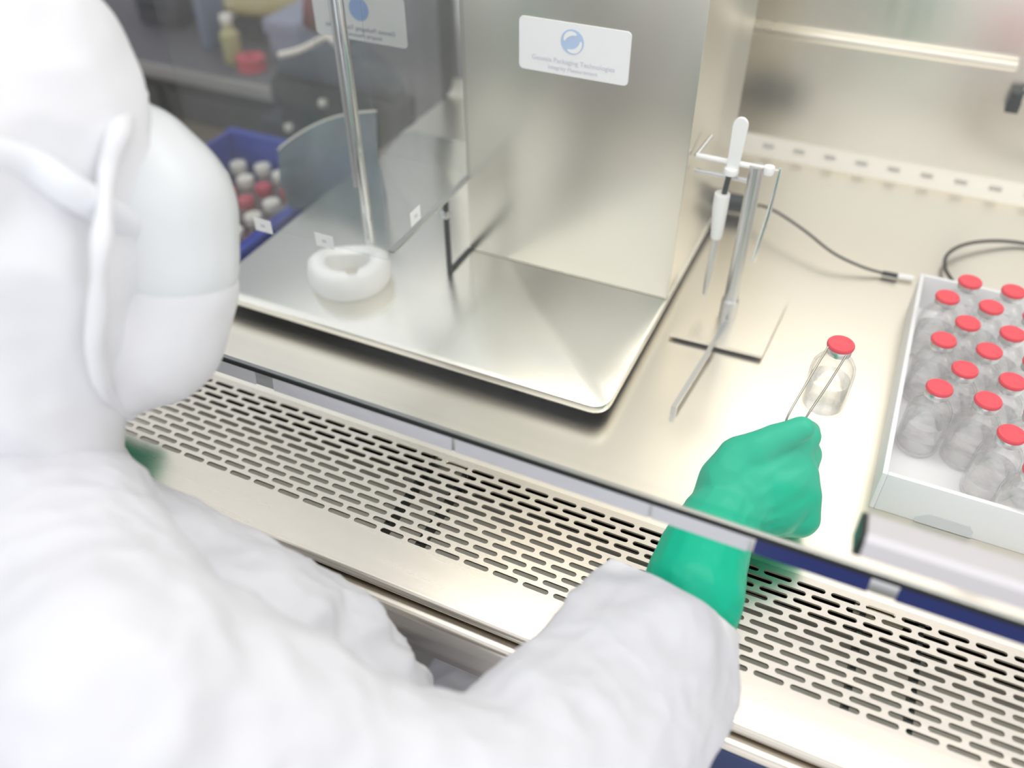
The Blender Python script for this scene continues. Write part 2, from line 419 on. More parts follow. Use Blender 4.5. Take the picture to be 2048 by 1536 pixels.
# ================================================================== crimping machine
mc = tag(empty('crimping_machine', (-0.32, 0.61, 0.0)), 'stainless crimping machine with a wide base plate, tall panel and clear guard', 'machine')
O = (-0.32, 0.61, 0.0)
b = MB(O); rp = rrect(-0.508, -0.134, 0.450, 0.800, 0.014)
b.poly([(x, y, 0.012) for x, y in rp], 0.0075, (0, 0, 1))
bo = b.build('base_plate', M['plate_steel'], mc, ang=30)
bv = bo.modifiers.new('bev', 'BEVEL'); bv.width = 0.0015; bv.segments = 2; bv.limit_method = 'ANGLE'
bo.modifiers.move(1, 0)
b = MB(O); rp = rrect(-0.505, -0.137, 0.454, 0.797, 0.013); b.poly([(x, y, 0.0075) for x, y in rp], 0.0046, (0, 0, 1)); b.build('base_gasket', M['rubber'], mc)
for x, y in ((-0.47, 0.48), (-0.17, 0.48), (-0.47, 0.77), (-0.17, 0.77)):
    MB(O).lathe([(0, 0), (0.012, 0), (0.013, 0.002), (0.010, 0.0076), (0, 0.0076)], (x, y, 0), 20).build('foot', M['rubber'], mc)
MB(O).box(-0.324, -0.1345, 0.605, 0.797, 0.0195, 0.60, 0.0012).build('column_housing', M['panel_steel'], mc)
MB(O).box(-0.3255, -0.1335, 0.6035, 0.606, 0.0197, 0.60, 0.0008).build('front_panel', M['panel_steel'], mc)
# name plate with writing
npz = MB(O); npz.poly([(x, 0.6035, z) for x, z in rrect(-0.2745, -0.186, 0.1995, 0.2388, 0.0035)], 0.0008, (0, -1, 0))
npl = npz.build('name_plate', M['label_white'], mc, sm=False)
def text(body, size, loc, rot, m, parent, name, align='CENTER', ext=0.0001):
    cu = bpy.data.curves.new(name, 'FONT'); cu.body = body; cu.size = size; cu.align_x = align; cu.extrude = ext
    o = bpy.data.objects.new(name, cu); C.objects.link(o); cu.materials.append(m); o.parent = parent
    o.location = V(loc); o.rotation_euler = rot
    dg = bpy.context.evaluated_depsgraph_get(); me = bpy.data.meshes.new_from_object(o.evaluated_get(dg), depsgraph=dg)
    r = bpy.data.objects.new(name, me); C.objects.link(r); r.parent = parent; r.location = V(loc); r.rotation_euler = rot
    bpy.data.objects.remove(o); bpy.data.curves.remove(cu)
    r.name = name
    return r
def rel(p, o=O): return V(p) - V(o)
text('Genesis Packaging Technologies', 0.0052, rel((-0.2302, 0.6025, 0.2083)), (PI / 2, 0, 0), M['ink_grey'], npl, 'lettering')
text('Integrity Measurement', 0.0044, rel((-0.2302, 0.6025, 0.2030)), (PI / 2, 0, 0), M['ink_grey'], npl, 'lettering')
lc = V((-0.2312, 0, 0.2255))
lg = MB(O); lg.poly([(lc.x + 0.0092 * math.cos(a), 0.6026, lc.z + 0.0092 * math.sin(a)) for a in [2 * PI * k / 40 for k in range(40)]], 0.0002, (0, -1, 0))
lg = lg.build('logo', M['ink_blue'], npl, sm=False)
def crescent(a0, a1, r0, w, m):
    c = MB(O); n = 18
    for k in range(n):
        f0, f1 = k / n, (k + 1) / n
        q = []
        for f, s in ((f0, 1), (f1, 1), (f1, -1), (f0, -1)):
            a = math.radians(a0 + (a1 - a0) * f); r = r0 + s * w * math.sin(PI * f) + 0.0006 * s
            q.append((lc.x + r * math.cos(a), 0.6023, lc.z + r * math.sin(a)))
        c.poly(q, 0.0002, (0, -1, 0))
    c.build('logo_swirl', m, lg, sm=False)
crescent(60, 175, 0.0062, 0.0012, M['label_white']); crescent(-120, 10, 0.0068, 0.0012, M['label_white'])
# clear guard: right sheet, front sheet, left sheet, standing off the plate
MB(O).box(-0.3255, -0.3215, 0.472, 0.6035, 0.094, 0.60, 0.0005).build('guard_sheet', M['acrylic'], mc)
MB(O).box(-0.500, -0.326, 0.470, 0.474, 0.087, 0.60, 0.0005).build('guard_sheet', M['acrylic'], mc)
gp = MB(O); gp.box(-0.3265, -0.3225, 0.560, 0.564, 0.0195, 0.094, 0.0005)
gp = gp.build('guard_post', M['dark_metal'], mc)
MB(O).box(-0.3280, -0.3220, 0.5585, 0.5655, 0.076, 0.083, 0.001).build('post_collar', M['satin'], gp)
fl = MB(O); fl.box(-0.327, -0.3225, 0.562, 0.6035, 0.0195, 0.0215); fl.build('guard_foot', M['dark_metal'], mc)
MB(O).box(-0.3262, -0.3212, 0.472, 0.605, 0.0935, 0.0955).build('guard_edge', M['satin'], mc)
MB(O).box(-0.466, -0.327, 0.6000, 0.6030, 0.10, 0.60, 0.0005).build('guard_sheet', M['acrylic'], mc)
dz = MB(O); dz.poly([(x, 0.5998, z) for x, z in rrect(-0.4600, -0.3720, 0.2000, 0.2390, 0.0035)], 0.0005, (0, -1, 0))
dcl = tag(dz.build('name_decal', M['decal'], mc, sm=False), 'mirror-image name decal on the clear guard')
for body, size, zz in (('Genesis Packaging Technologies', 0.0052, 0.2083), ('Integrity Measurement', 0.0044, 0.2030)):
    tt = text(body, size, rel((-0.4160, 0.5991, zz)), (PI / 2, 0, 0), M['ink_slate'], dcl, 'lettering'); tt.scale.x = -1
lc = V((-0.4150, 0, 0.2255))
l2 = MB(O); l2.poly([(lc.x + 0.0092 * math.cos(a), 0.5992, lc.z + 0.0092 * math.sin(a)) for a in [2 * PI * k / 40 for k in range(40)]], 0.0002, (0, -1, 0)); l2.build('logo', M['ink_blue2'], dcl, sm=False)
def sticker(x, z):
    s = MB(O); s.poly([(x - 0.0085, 0.4694, z - 0.006), (x + 0.0085, 0.4694, z - 0.006), (x + 0.0085, 0.4694, z + 0.006), (x - 0.0085, 0.4694, z + 0.006)], 0.0004, (0, -1, 0))
    s = s.build('guard_sticker', M['label_white'], mc, sm=False)
    s2 = MB(O); s2.poly([(x - 0.002, 0.4689, z - 0.0012), (x + 0.002, 0.4689, z - 0.0012), (x + 0.002, 0.4689, z + 0.0012), (x - 0.002, 0.4689, z + 0.0012)], 0.0002, (0, -1, 0)); s2.build('sticker_mark', M['ink_grey'], s, sm=False)
sticker(-0.4440, 0.0895); sticker(-0.3840, 0.0905)
s = MB(O); s.poly([(-0.3212, 0.500, 0.102), (-0.3212, 0.515, 0.102), (-0.3212, 0.515, 0.114), (-0.3212, 0.500, 0.114)], 0.0004, (1, 0, 0))
s = s.build('guard_sticker', M['label_white'], mc, sm=False)
s2 = MB(O); s2.poly([(-0.3206, 0.5055, 0.107), (-0.3206, 0.5095, 0.107), (-0.3206, 0.5095, 0.1095), (-0.3206, 0.5055, 0.1095)], 0.0002, (1, 0, 0)); s2.build('sticker_mark', M['ink_grey'], s, sm=False)
# white ring with an off-centre bore and a notch, and the chrome spindle standing in it
def puck():
    t = bmesh.new(); c = on(699, 540, 2, 0.03); c.z = 0.0195; n = 72
    prof = []
    for k in range(n):
        a = 2 * PI * k / n
        ri = 0.0200
        # notch in the front-right of the bore
        dd = abs((math.degrees(a) - 312 + 180) % 360 - 180)
        ri += 0.008 * max(0, 1 - (dd / 15) ** 2)
        ro, hh = 0.0365, 0.026
        lo = 0.009 * max(0, math.cos(a - math.radians(120))) ** 1.5      # rear of the rim is cut lower
        ring = []
        for r, z in ((ro * 0.92, 0), (ro * 0.97, 0.003), (ro, 0.012), (ro - 0.0015, hh - lo - 0.004), (ro - 0.0065, hh - lo), (ri + 0.004, hh - lo), (ri, hh - lo - 0.003), (ri, 0.0)):
            ring.append(t.verts.new(c + V((r * math.cos(a), r * math.sin(a), z))))
        prof.append(ring)
    for k in range(n):
        A, B = prof[k], prof[(k + 1) % n]
        for i in range(len(A)):
            j = (i + 1) % len(A); t.faces.new((A[i], B[i], B[j], A[j]))
    bmesh.ops.recalc_face_normals(t, faces=t.faces[:]); return t
pk = MB(O); pk.add(puck()); pk.build('locating_ring', M['white_plastic'], mc, ang=50)
rx = on(744, 512, 2, 0.024)
MB(O).tube([(rx.x, rx.y, 0.0195), (rx.x, rx.y, 0.60)], 0.0045, 20).build('spindle_rod', M['chrome'], mc)
MB(O).tube([(rx.x - 0.010, rx.y + 0.004, 0.09), (rx.x - 0.010, rx.y + 0.004, 0.60)], 0.0018, 12).build('guide_rod', M['satin'], mc)
# tinted curved sheet, bright rim: stand-in for a reflection in the guard
def reflected_shape():
    t = bmesh.new(); n = 24; rows = []
    for k in range(n + 1):
        f = k / n
        u = 556 + (752 - 556) * f
        top = 300 - 78 * (f ** 0.8) - 16 * math.sin(PI * f)
        bot = 412 - 18 * f ** 3
        y = 0.655 + 0.030 * math.sin(PI * f)
        a = on(u, top, 1, y); b = on(u, bot, 1, y); b.x = a.x
        rows.append((a, b))
    for off in (0.0, 0.0025):
        vs = [(t.verts.new(a + V((0, off, 0))), t.verts.new(a.lerp(b, 0.5) + V((0, off - 0.008, 0))), t.verts.new(b + V((0, off, 0)))) for a, b in rows]
        for k in range(n):
            for i in (0, 1): t.faces.new((vs[k][i], vs[k + 1][i], vs[k + 1][i + 1], vs[k][i + 1]))
    return t
sh = MB(O); sh.add(reflected_shape()); sh = sh.build('guard_reflection', M['reflection_teal'], mc)
ed = [on(556 + 196 * f, 300 - 78 * (f ** 0.8) - 16 * math.sin(PI * f), 1, 0.655 + 0.030 * math.sin(PI * f)) for f in [k / 24 for k in range(25)]]
MB(O).tube(ed, 0.0011, 8).build('reflection_rim', M['offwhite'], sh)

# ================================================================== clamp stand
st = tag(empty('clamp_stand', (-0.083, 0.62, 0)), 'small stainless clamp stand with a flat base beside the crimping machine', 'stand')
O2 = (-0.083, 0.62, 0)
b = MB(O2); b.poly([(-0.122, 0.576, 0.003), (-0.044, 0.579, 0.003), (-0.040, 0.668, 0.003), (-0.125, 0.668, 0.003)], 0.003, (0, 0, 1)); b.build('stand_base', M['floor_steel'], st)
for x, y in ((-0.115, 0.584), (-0.051, 0.586), (-0.048, 0.660), (-0.117, 0.660)):
    MB(O2).lathe([(0, 0), (0.004, 0), (0.004, 0.0032), (0, 0.0032)], (x, y, 0), 12).build('foot', M['rubber'], st)
MB(O2).tube([(-0.0835, 0.62, 0.0058), (-0.0835, 0.62, 0.149)], 0.0058, 20).build('pole', M['satin'], st)
MB(O2).lathe([(0, 0), (0.0075, 0), (0.0075, 0.018), (0.006, 0.02), (0, 0.02)], (-0.0835, 0.62, 0.006), 20).build('pole_socket', M['satin'], st)
MB(O2).tube([(-0.131, 0.62, 0.1475), (-0.076, 0.62, 0.1475)], 0.0022, 12).build('crossbar', M['white_plastic'], st)
MB(O2).lathe([(0, 0), (0.004, 0), (0.0045, 0.003), (0.004, 0.006), (0, 0.006)], (-0.0745, 0.62, 0.144), 16).build('clamp_knob', M['white_plastic'], st)
MB(O2).tube([(-0.131, 0.62, 0.1475), (-0.128, 0.652, 0.150)], 0.0017, 10).build('crossbar_arm', M['satin'], st)
lv = MB(O2)
t = bmesh.new()
prof = [(-0.0048, 0.143), (0.0042, 0.143), (0.0050, 0.165), (0.0056, 0.178)] + [(0.0001 + 0.0055 * math.cos(a), 0.179 + 0.006 * math.sin(a)) for a in [math.radians(20 + 20 * k) for k in range(8)]] + [(-0.0054, 0.178), (-0.0050, 0.165)]
vs = [t.verts.new((-0.101 + x, 0.616, z)) for x, z in prof]; f = t.faces.new(vs)
r_ = bmesh.ops.extrude_face_region(t, geom=[f])
for v in [q for q in r_['geom'] if isinstance(q, bmesh.types.BMVert)]: v.co.y += 0.003
bmesh.ops.recalc_face_normals(t, faces=t.faces[:]); lv.add(t)
lv.build('lever', M['white_plastic'], st)
MB(O2).lathe([(0, 0), (0.0055, 0), (0.006, 0.003), (0.0055, 0.005), (0, 0.005)], (-0.102, 0.618, 0.139), 16).build('lever_boss', M['white_plastic'], st)
MB(O2).tube([(-0.1045, 0.618, 0.081), (-0.1045, 0.618, 0.084), (-0.1055, 0.618, 0.110), (-0.1055, 0.618, 0.121)], [0.0042, 0.0048, 0.0062, 0.0062], 16).build('grip', M['white_plastic'], st)
MB(O2).tube([(-0.1045, 0.618, 0.082), (-0.1055, 0.618, 0.045), (-0.106, 0.618, 0.024)], [0.0030, 0.0028, 0.0012], 12).build('needle', M['satin'], st)
MB(O2).tube([(-0.1045, 0.619, 0.120), (-0.103, 0.619, 0.140)], 0.0022, 10).build('grip_link', M['dark_metal'], st)
MB(O2).tube([(-0.131, 0.622, 0.134), (-0.0800, 0.622, 0.134)], 0.0020, 12).build('horizontal_rod', M['satin'], st)
MB(O2).tube([(-0.0665, 0.62, 0.150), (-0.0680, 0.62, 0.110), (-0.0720, 0.62, 0.066)], [0.0012, 0.0019, 0.0016], 10).build('hanging_rod', M['chrome'], st)
MB(O2).tube([(-0.0665, 0.62, 0.149), (-0.0785, 0.62, 0.1475)], 0.0010, 8).build('rod_hook', M['chrome'], st)
bar = tag(empty('steel_bar', (-0.087, 0.55, 0)), 'thin flat steel bar lying across the front edge of the stand base', 'bar')
b = MB((-0.087, 0.55, 0)); b.poly([(-0.0935, 0.487, 0.0062), (-0.0895, 0.487, 0.0062), (-0.0795, 0.608, 0.0068), (-0.0835, 0.608, 0.0068)], 0.0022, (0, 0, 1)); b.build('bar_blade', M['satin'], bar)
MB((-0.087, 0.55, 0)).box(-0.0935, -0.0895, 0.487, 0.490, 0.0, 0.0064).build('bar_foot', M['satin'], bar)

# black probe lying behind the stand, with its cable to the tray
def spline(pts, n=10):
    pts = [V(p) for p in pts]; out = []
    P_ = [pts[0] * 2 - pts[1]] + pts + [pts[-1] * 2 - pts[-2]]
    for i in range(1, len(P_) - 2):
        a, b, c, d = P_[i - 1:i + 3]
        for k in range(n):
            s = k / n
            out.append(0.5 * ((2 * b) + (c - a) * s + (2 * a - 5 * b + 4 * c - d) * s * s + (3 * b - a - 3 * c + d) * s ** 3))
    out.append(pts[-1]); return out
pa, pb = on(1368, 388, 2, 0.012), on(1502, 412, 2, 0.012)
pr_ = tag(empty('probe', pa), 'black cylindrical probe lying at the foot of the machine behind the stand', 'probe')
MB(pa).tube([pa, pa.lerp(pb, 0.06), pa.lerp(pb, 0.62), pa.lerp(pb, 0.66), pb], [0.0105, 0.012, 0.012, 0.0095, 0.009], 20).build('probe_body', M['blackbox'], pr_)
MB(pa).tube([pa.lerp(pb, 0.40), pa.lerp(pb, 0.47)], 0.0128, 20).build('probe_ring', M['dark_metal'], pr_)
cp = [pb, on(1525, 412, 2, 0.020), on(1560, 428, 2, 0.022), on(1610, 462, 2, 0.019), on(1665, 505, 2, 0.013), on(1720, 532, 2, 0.007), on(1765, 546, 2, 0.0035), on(1795, 552, 2, 0.0035)]
MB(pa).tube(spline(cp, 8), 0.0013, 8).build('probe_cable', M['cable'], pr_)
MB(pa).tube([cp[-2], cp[-1]], 0.0024, 10).build('cable_boot', M['rubber'], pr_)
MB(pa).tube([cp[-1], on(1826, 557, 2, 0.0035)], 0.0030, 12).build('cable_plug', M['white_plastic'], pr_)
cw = [on(1905, 562, 2, 0.004), on(1890, 535, 2, 0.006), on(1896, 508, 2, 0.008), on(1930, 489, 2, 0.008), on(1985, 482, 2, 0.006), on(2048, 487, 2, 0.003), on(2140, 505, 2, 0.003), on(2230, 500, 2, 0.003)]
o = MB(cw[0]).tube(spline(cw, 10), 0.0017, 10).build('cable', M['cable']); o.location = cw[0]; tag(o, 'thick black cable looping across the work surface behind the vial tray', 'cable')

# hanging black sensor on the back wall
sp = on(2030, 200, 1, YB - 0.010)
sn = tag(empty('wall_sensor', sp), 'small black sensor block hanging on a lead against the back wall', 'sensor')
bx = MB(sp); bx.box(sp.x - 0.0062, sp.x + 0.0062, sp.y - 0.006, sp.y + 0.0095, sp.z - 0.0115, sp.z + 0.0005, 0.0012); bx.build('sensor_block', M['blackbox'], sn)
bx = MB(sp); bx.box(sp.x - 0.0055, sp.x + 0.0055, sp.y - 0.0055, sp.y + 0.009, sp.z + 0.0005, sp.z + 0.0085, 0.0012); bx.build('sensor_head', M['dark_metal'], sn)
MB(sp).tube(spline([sp + V((0.003, 0, 0.008)), sp + V((0.010, 0, 0.010)), sp + V((0.014, 0, 0.024)), sp + V((0.020, 0, 0.10)), sp + V((0.022, 0, 0.30))], 8), 0.0016, 8).build('sensor_lead', M['cable'], sn)

# ================================================================== vials
def vial_meshes():
    k = 1.0
    outer = [(0, 0.0), (0.0125, 0.0), (0.0145, 0.0012), (0.0150, 0.003), (0.0150, 0.0335), (0.0142, 0.0385), (0.0120, 0.0425), (0.0086, 0.0450), (0.0068, 0.0465), (0.0064, 0.0485), (0.0064, 0.0505), (0.0078, 0.0515), (0.0078, 0.0540)]
    inner = [(0.0052, 0.0540), (0.0052, 0.0470), (0.0072, 0.0442), (0.0110, 0.0412), (0.0130, 0.0378), (0.0138, 0.0330), (0.0138, 0.0035), (0.0130, 0.0024), (0, 0.0018)]
    a = MB().lathe(outer + inner, n=40).mesh('vial_body')
    liq = [(0, 0.0020), (0.0128, 0.0026), (0.0136, 0.0037), (0.0136, 0.0265), (0, 0.0260)]
    b = MB().lathe(liq, n=40).mesh('vial_liquid')
    c = MB().lathe([(0.0070, 0.0498), (0.0082, 0.0500), (0.0083, 0.0506), (0.0083, 0.0545), (0.0078, 0.0552), (0.0050, 0.0552), (0.0, 0.0552)], n=32).mesh('crimp_collar')
    d = MB().lathe([(0, 0.0546), (0.0082, 0.0547), (0.0089, 0.0552), (0.0091, 0.0560), (0.0090, 0.0572), (0.0084, 0.0580), (0.0074, 0.05815), (0.0068, 0.0579), (0, 0.0579)], n=36).mesh('flip_cap')
    return a, b, c, d
VM = vial_meshes()
def make_vial(loc, label, rz=0.0, group=None, gm=None, wm=None):
    r = tag(empty('vial', loc, rz), label, 'vial', group)
    link('vial_body', VM[0], gm or M['glass'], r, True); link('liquid', VM[1], wm or M['water'], r, True, 40)
    link('crimp_collar', VM[2], M['alu'], r, True, 40); link('flip_cap', VM[3], M['cap_red'], r, True, 40)
    return r
def dup(root, loc, label, group):
    r = root.copy(); C.objects.link(r); r.location = loc; r['label'] = label
    if group: r['group'] = group
    for ch in list(root.children):
        c = ch.copy(); C.objects.link(c); c.parent = r
    return r
hero_top = atd(1683, 686, 0.575)
hero = make_vial(hero_top - V((0, 0, 0.058)), 'clear red-capped vial held up in the tweezers in front of the glove', gm=glassmat('held_vial_glass', 1.47, 0.1, (0.91, 0.92, 0.94)), wm=glassmat('held_vial_liquid', 1.33, 0.05))
rows = [(0.4990, [0.1272, 0.1588]), (0.5278, [0.0805, 0.1118, 0.1431]), (0.5562, [0.0953, 0.1264]), (0.5858, [0.0790, 0.1101, 0.1412]),
        (0.6148, [0.0939, 0.1250]), (0.6440, [0.0773, 0.1091, 0.1404]), (0.6738, [0.0922, 0.1243]), (0.4705, [0.1432])]
names = ['second row from the near end', 'third row from the near end', 'fourth row from the near end', 'fifth row from the near end', 'sixth row from the near end', 'seventh row from the near end', 'far end row', 'row nearest the glass sash']
first = None
for (y, xs), rn in zip(rows, names):
    for i, x in enumerate(xs):
        where = ('leftmost', 'next one right', 'third one right')[i] if len(xs) > 1 else 'leftmost'
        lb = 'red-capped vial in the white tray, %s, %s' % (rn, where)
        loc = (x + 0.0005, y, 0.0022)
        if first is None:
            first = make_vial(loc, lb, 0, 'red-capped vials in the white tray')
        else: dup(first, loc, lb, 'red-capped vials in the white tray')

# tray
ty = tag(empty('vial_tray', (0.06, 0.455, 0)), 'white open tray full of red-capped glass vials', 'tray')
O3 = (0.06, 0.455, 0)
tb = MB(O3); tb.box(0.0605, 0.26, 0.4565, on(1834, 544, 2, 0.0345).y - 0.001, 0.0, 0.002)
def wall(pts_in, pts_out):
    t = bmesh.new(); a = [t.verts.new(p) for p in pts_in]; b = [t.verts.new(p) for p in pts_out]
    t.faces.new(a); t.faces.new(b[::-1])
    for k in range(4): t.faces.new((a[k], b[k], b[(k + 1) % 4], a[(k + 1) % 4]))
    bmesh.ops.recalc_face_normals(t, faces=t.faces[:]); tb.add(t)
x0, x1, y0, y1, hz, th = 0.0585, 0.262, 0.4545, on(1834, 544, 2, 0.0345).y, 0.0345, 0.0035
tb.box(x0, x0 + th, y0, y1, 0.0, hz, 0.0006); tb.box(x0 + th, x1, y1 - th, y1, 0.0, hz, 0.0006)
tb.box(x1 - th, x1, y0, y1 - th, 0.0, hz, 0.0006)
tb.box(x0 + th, x1 - th, y0, y0 + th, 0.0, hz, 0.0006)
tb.build('tray_body', M['tray'], ty, ang=30)
hx0, hx1 = on(1822, 1052, 1, y0).x, on(1935, 1085, 1, y0).x
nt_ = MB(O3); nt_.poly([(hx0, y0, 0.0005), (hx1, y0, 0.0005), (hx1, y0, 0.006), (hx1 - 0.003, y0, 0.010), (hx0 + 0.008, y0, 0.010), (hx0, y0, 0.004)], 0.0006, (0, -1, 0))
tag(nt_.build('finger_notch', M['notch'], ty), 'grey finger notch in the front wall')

# ================================================================== person
person = tag(empty('person', (-0.27, 0.0, -0.90)), 'person in white hooded coverall, goggles and green gloves holding a vial with tweezers', 'person')
PO = V((-0.27, 0.0, -0.90))
def K(lst): return [(atd(u, v, d), r * d / F) for u, v, d, r in lst]
def plink(name, me, m, parent, sm=True):
    pos = PO if parent is person else V((0, 0, 0))
    me.transform(Matrix.Translation(-PO))
    o = link(name, me, m, parent, sm)
    return o
head_c = atd(90, 420, 0.40)
neck = atd(60, 980, 0.44)
shR = atd(230, 1430, 0.29)
elbR = atd(985, 1640, 0.36)
wrist = atd(1415, 1085, 0.535)
pelvis = V((-0.30, -0.04, -0.33))
shL = V((-0.46, 0.08, 0.10)); elbL = V((-0.57, 0.13, 0.03)); wrL = V((-0.50, 0.222, 0.050))
legs = []
for s, kx in ((1, -0.20), (-1, -0.40)):
    legs.append([(V((-0.30 + 0.08 * s, 0.0, -0.36)), 0.085), (V((kx, 0.20, -0.335)), 0.080), (V((kx, 0.42, -0.33)), 0.066), (V((kx, 0.40, -0.60)), 0.056), (V((kx, 0.36, -0.83)), 0.045), (V((kx, 0.37, -0.862)), 0.038), (V((kx, 0.47, -0.868)), 0.032)])
# the body under the clothing
head_c = atd(60, 400, 0.415)
body_ch = [[(head_c, 0.045), (atd(130, 560, 0.43), 0.036), (atd(230, 480, 0.435), 0.012)], [(head_c, 0.035), (neck, 0.030)],
           [(neck, 0.03), (V((-0.30, 0.11, -0.02)), 0.050), (V((-0.30, 0.03, -0.22)), 0.075), (pelvis, 0.075)],
           [(neck, 0.03), (shR, 0.034), (elbR, 0.022), (wrist, 0.006)], [(neck, 0.03), (shL, 0.04), (elbL, 0.03), (wrL, 0.018)]] + [[(p, r * 0.7) for p, r in ch] for ch in legs]
bd = plink('body', blob(body_ch, 0.008, 5), M['skin'], person)
for u, v in ((330, 400), (300, 395)):
    pass

# coverall
arm_dir = (atd(1240, 1400, 0.43) - atd(1315, 1228, 0.487)).normalized()
def suit_disp(p, n):
    # broad folds running along the limbs plus finer creases
    q = V((p.x * 1.0, p.y * 1.0, p.z * 1.0))
    d = 0.0055 * (ridge(q + V((3, 1, 7)), 11) - 0.55)
    dist = (p - atd(1290, 1320, 0.455)).length
    w = max(0.0, 1 - dist / 0.13)
    a = q.dot(arm_dir); perp = q - arm_dir * a
    s = perp + arm_dir * (a * 0.18)
    d += w * 0.011 * (ridge(s + V((1, 5, 2)), 21) - 0.5)
    w2 = max(0.0, 1 - (p - atd(700, 1240, 0.45)).length / 0.09)
    d += w2 * 0.0060 * (ridge(q + V((2, 7, 4)), 42) - 0.45)
    d += 0.0022 * (ridge(q + V((9, 2, 1)), 34) - 0.5)
    d += 0.0010 * (ridge(q + V((4, 8, 1)), 80) - 0.5)
    return d
suit_ch = [
    K([(1238, 1225, 0.480, 74), (1290, 1290, 0.465, 150)]),
    K([(1380, 1150, 0.500, 125), (1345, 1215, 0.488, 128), (1300, 1300, 0.462, 178), (1245, 1400, 0.435, 205), (1140, 1520, 0.395, 225)]) + [(elbR, 0.050)],
    [(elbR, 0.050), (atd(650, 1590, 0.335, ), 0.050), (shR, 0.050)],
    K([(330, 1420, 0.33, 270), (640, 1520, 0.35, 200), (900, 1560, 0.36, 150)]),
    [(shR, 0.052), (atd(120, 1200, 0.38), 0.055), (neck, 0.050), (shL, 0.060), (elbL, 0.055), (wrL, 0.033)],
    K([(80, 1080, 0.45, 175), (250, 1210, 0.44, 235), (460, 1330, 0.44, 245), (620, 1400, 0.44, 215), (700, 1440, 0.43, 175)]),
    K([(700, 1390, 0.45, 150), (740, 1420, 0.45, 140), (760, 1480, 0.44, 120)]),
    K([(460, 1330, 0.42, 245)]) + [(V((-0.28, 0.10, -0.08)), 0.115), (V((-0.30, 0.0, -0.25)), 0.13), (pelvis, 0.13)],
    [(V((-0.36, 0.10, 0.0)), 0.10), (V((-0.34, 0.0, -0.2)), 0.12)],
] + legs
cuffc = atd(1362, 1208, 0.488); cuffd = (RC @ V((0.50, -0.83, 0.25))).normalized()
suit_me = blob(suit_ch, 0.0036, 5, suit_disp, [(cuffc, cuffd, 0.11)])
suit = plink('coverall', suit_me, M['suit'], person)

# hood
def hood_disp(p, n):
    return 0.006 * (ridge(p + V((2, 2, 2)), 12) - 0.5) + 0.0015 * (ridge(p, 30) - 0.5)
hood_ch = [K([(0, 255, 0.385, 285), (20, 118, 0.385, 212), (-70, 95, 0.385, 258)]), K([(0, 255, 0.385, 285), (-120, 300, 0.36, 260)]),
           K([(0, 255, 0.385, 285), (40, 480, 0.40, 270), (40, 660, 0.41, 215), (60, 800, 0.42, 178), (72, 905, 0.43, 168), (40, 1010, 0.43, 190)]),
           K([(150, 240, 0.395, 128), (110, 330, 0.40, 150)])]
hood = plink('hood', blob(hood_ch, 0.0034, 5, hood_disp), M['hood'], person)
# goggles and mask
gf = plink('goggles', blob([K([(205, 300, 0.41, 110), (215, 400, 0.415, 165), (230, 500, 0.42, 165)])], 0.003, 8), M['goggle'], person)
ln = blob([K([(262, 350, 0.415, 148), (298, 420, 0.42, 174), (330, 520, 0.425, 145)]), K([(330, 350, 0.42, 80), (330, 430, 0.42, 140)])], 0.003, 8)
plink('lens', ln, M['lens'], gf)
mk = plink('face_mask', blob([K([(322, 570, 0.43, 148), (296, 665, 0.435, 150), (325, 700, 0.435, 100)]), K([(240, 715, 0.43, 118), (180, 640, 0.42, 150)])], 0.003, 8,
           lambda p, n: 0.002 * (ridge(p, 20) - 0.5)), M['mask'], person)
st_ = MB(PO).tube(spline([atd(-40, 300, 0.33), atd(60, 330, 0.345), atd(140, 380, 0.352), atd(215, 425, 0.370), atd(262, 458, 0.388)], 8), [0.0075] * 33, 12).build('goggle_strap', M['goggle'], gf)
hm = [atd(282, 188, 0.404), atd(240, 262, 0.367), atd(215, 340, 0.361), atd(208, 430, 0.355), atd(200, 520, 0.352), atd(196, 620, 0.365), atd(190, 700, 0.377), atd(212, 785, 0.401), atd(258, 826, 0.434)]
hp_ = spline(hm, 10)
hem = MB(PO).tube(hp_, [0.0042 + 0.0024 * noise.noise(p * 60) for p in hp_], 14).build('hood_hem', M['hood'], hood)
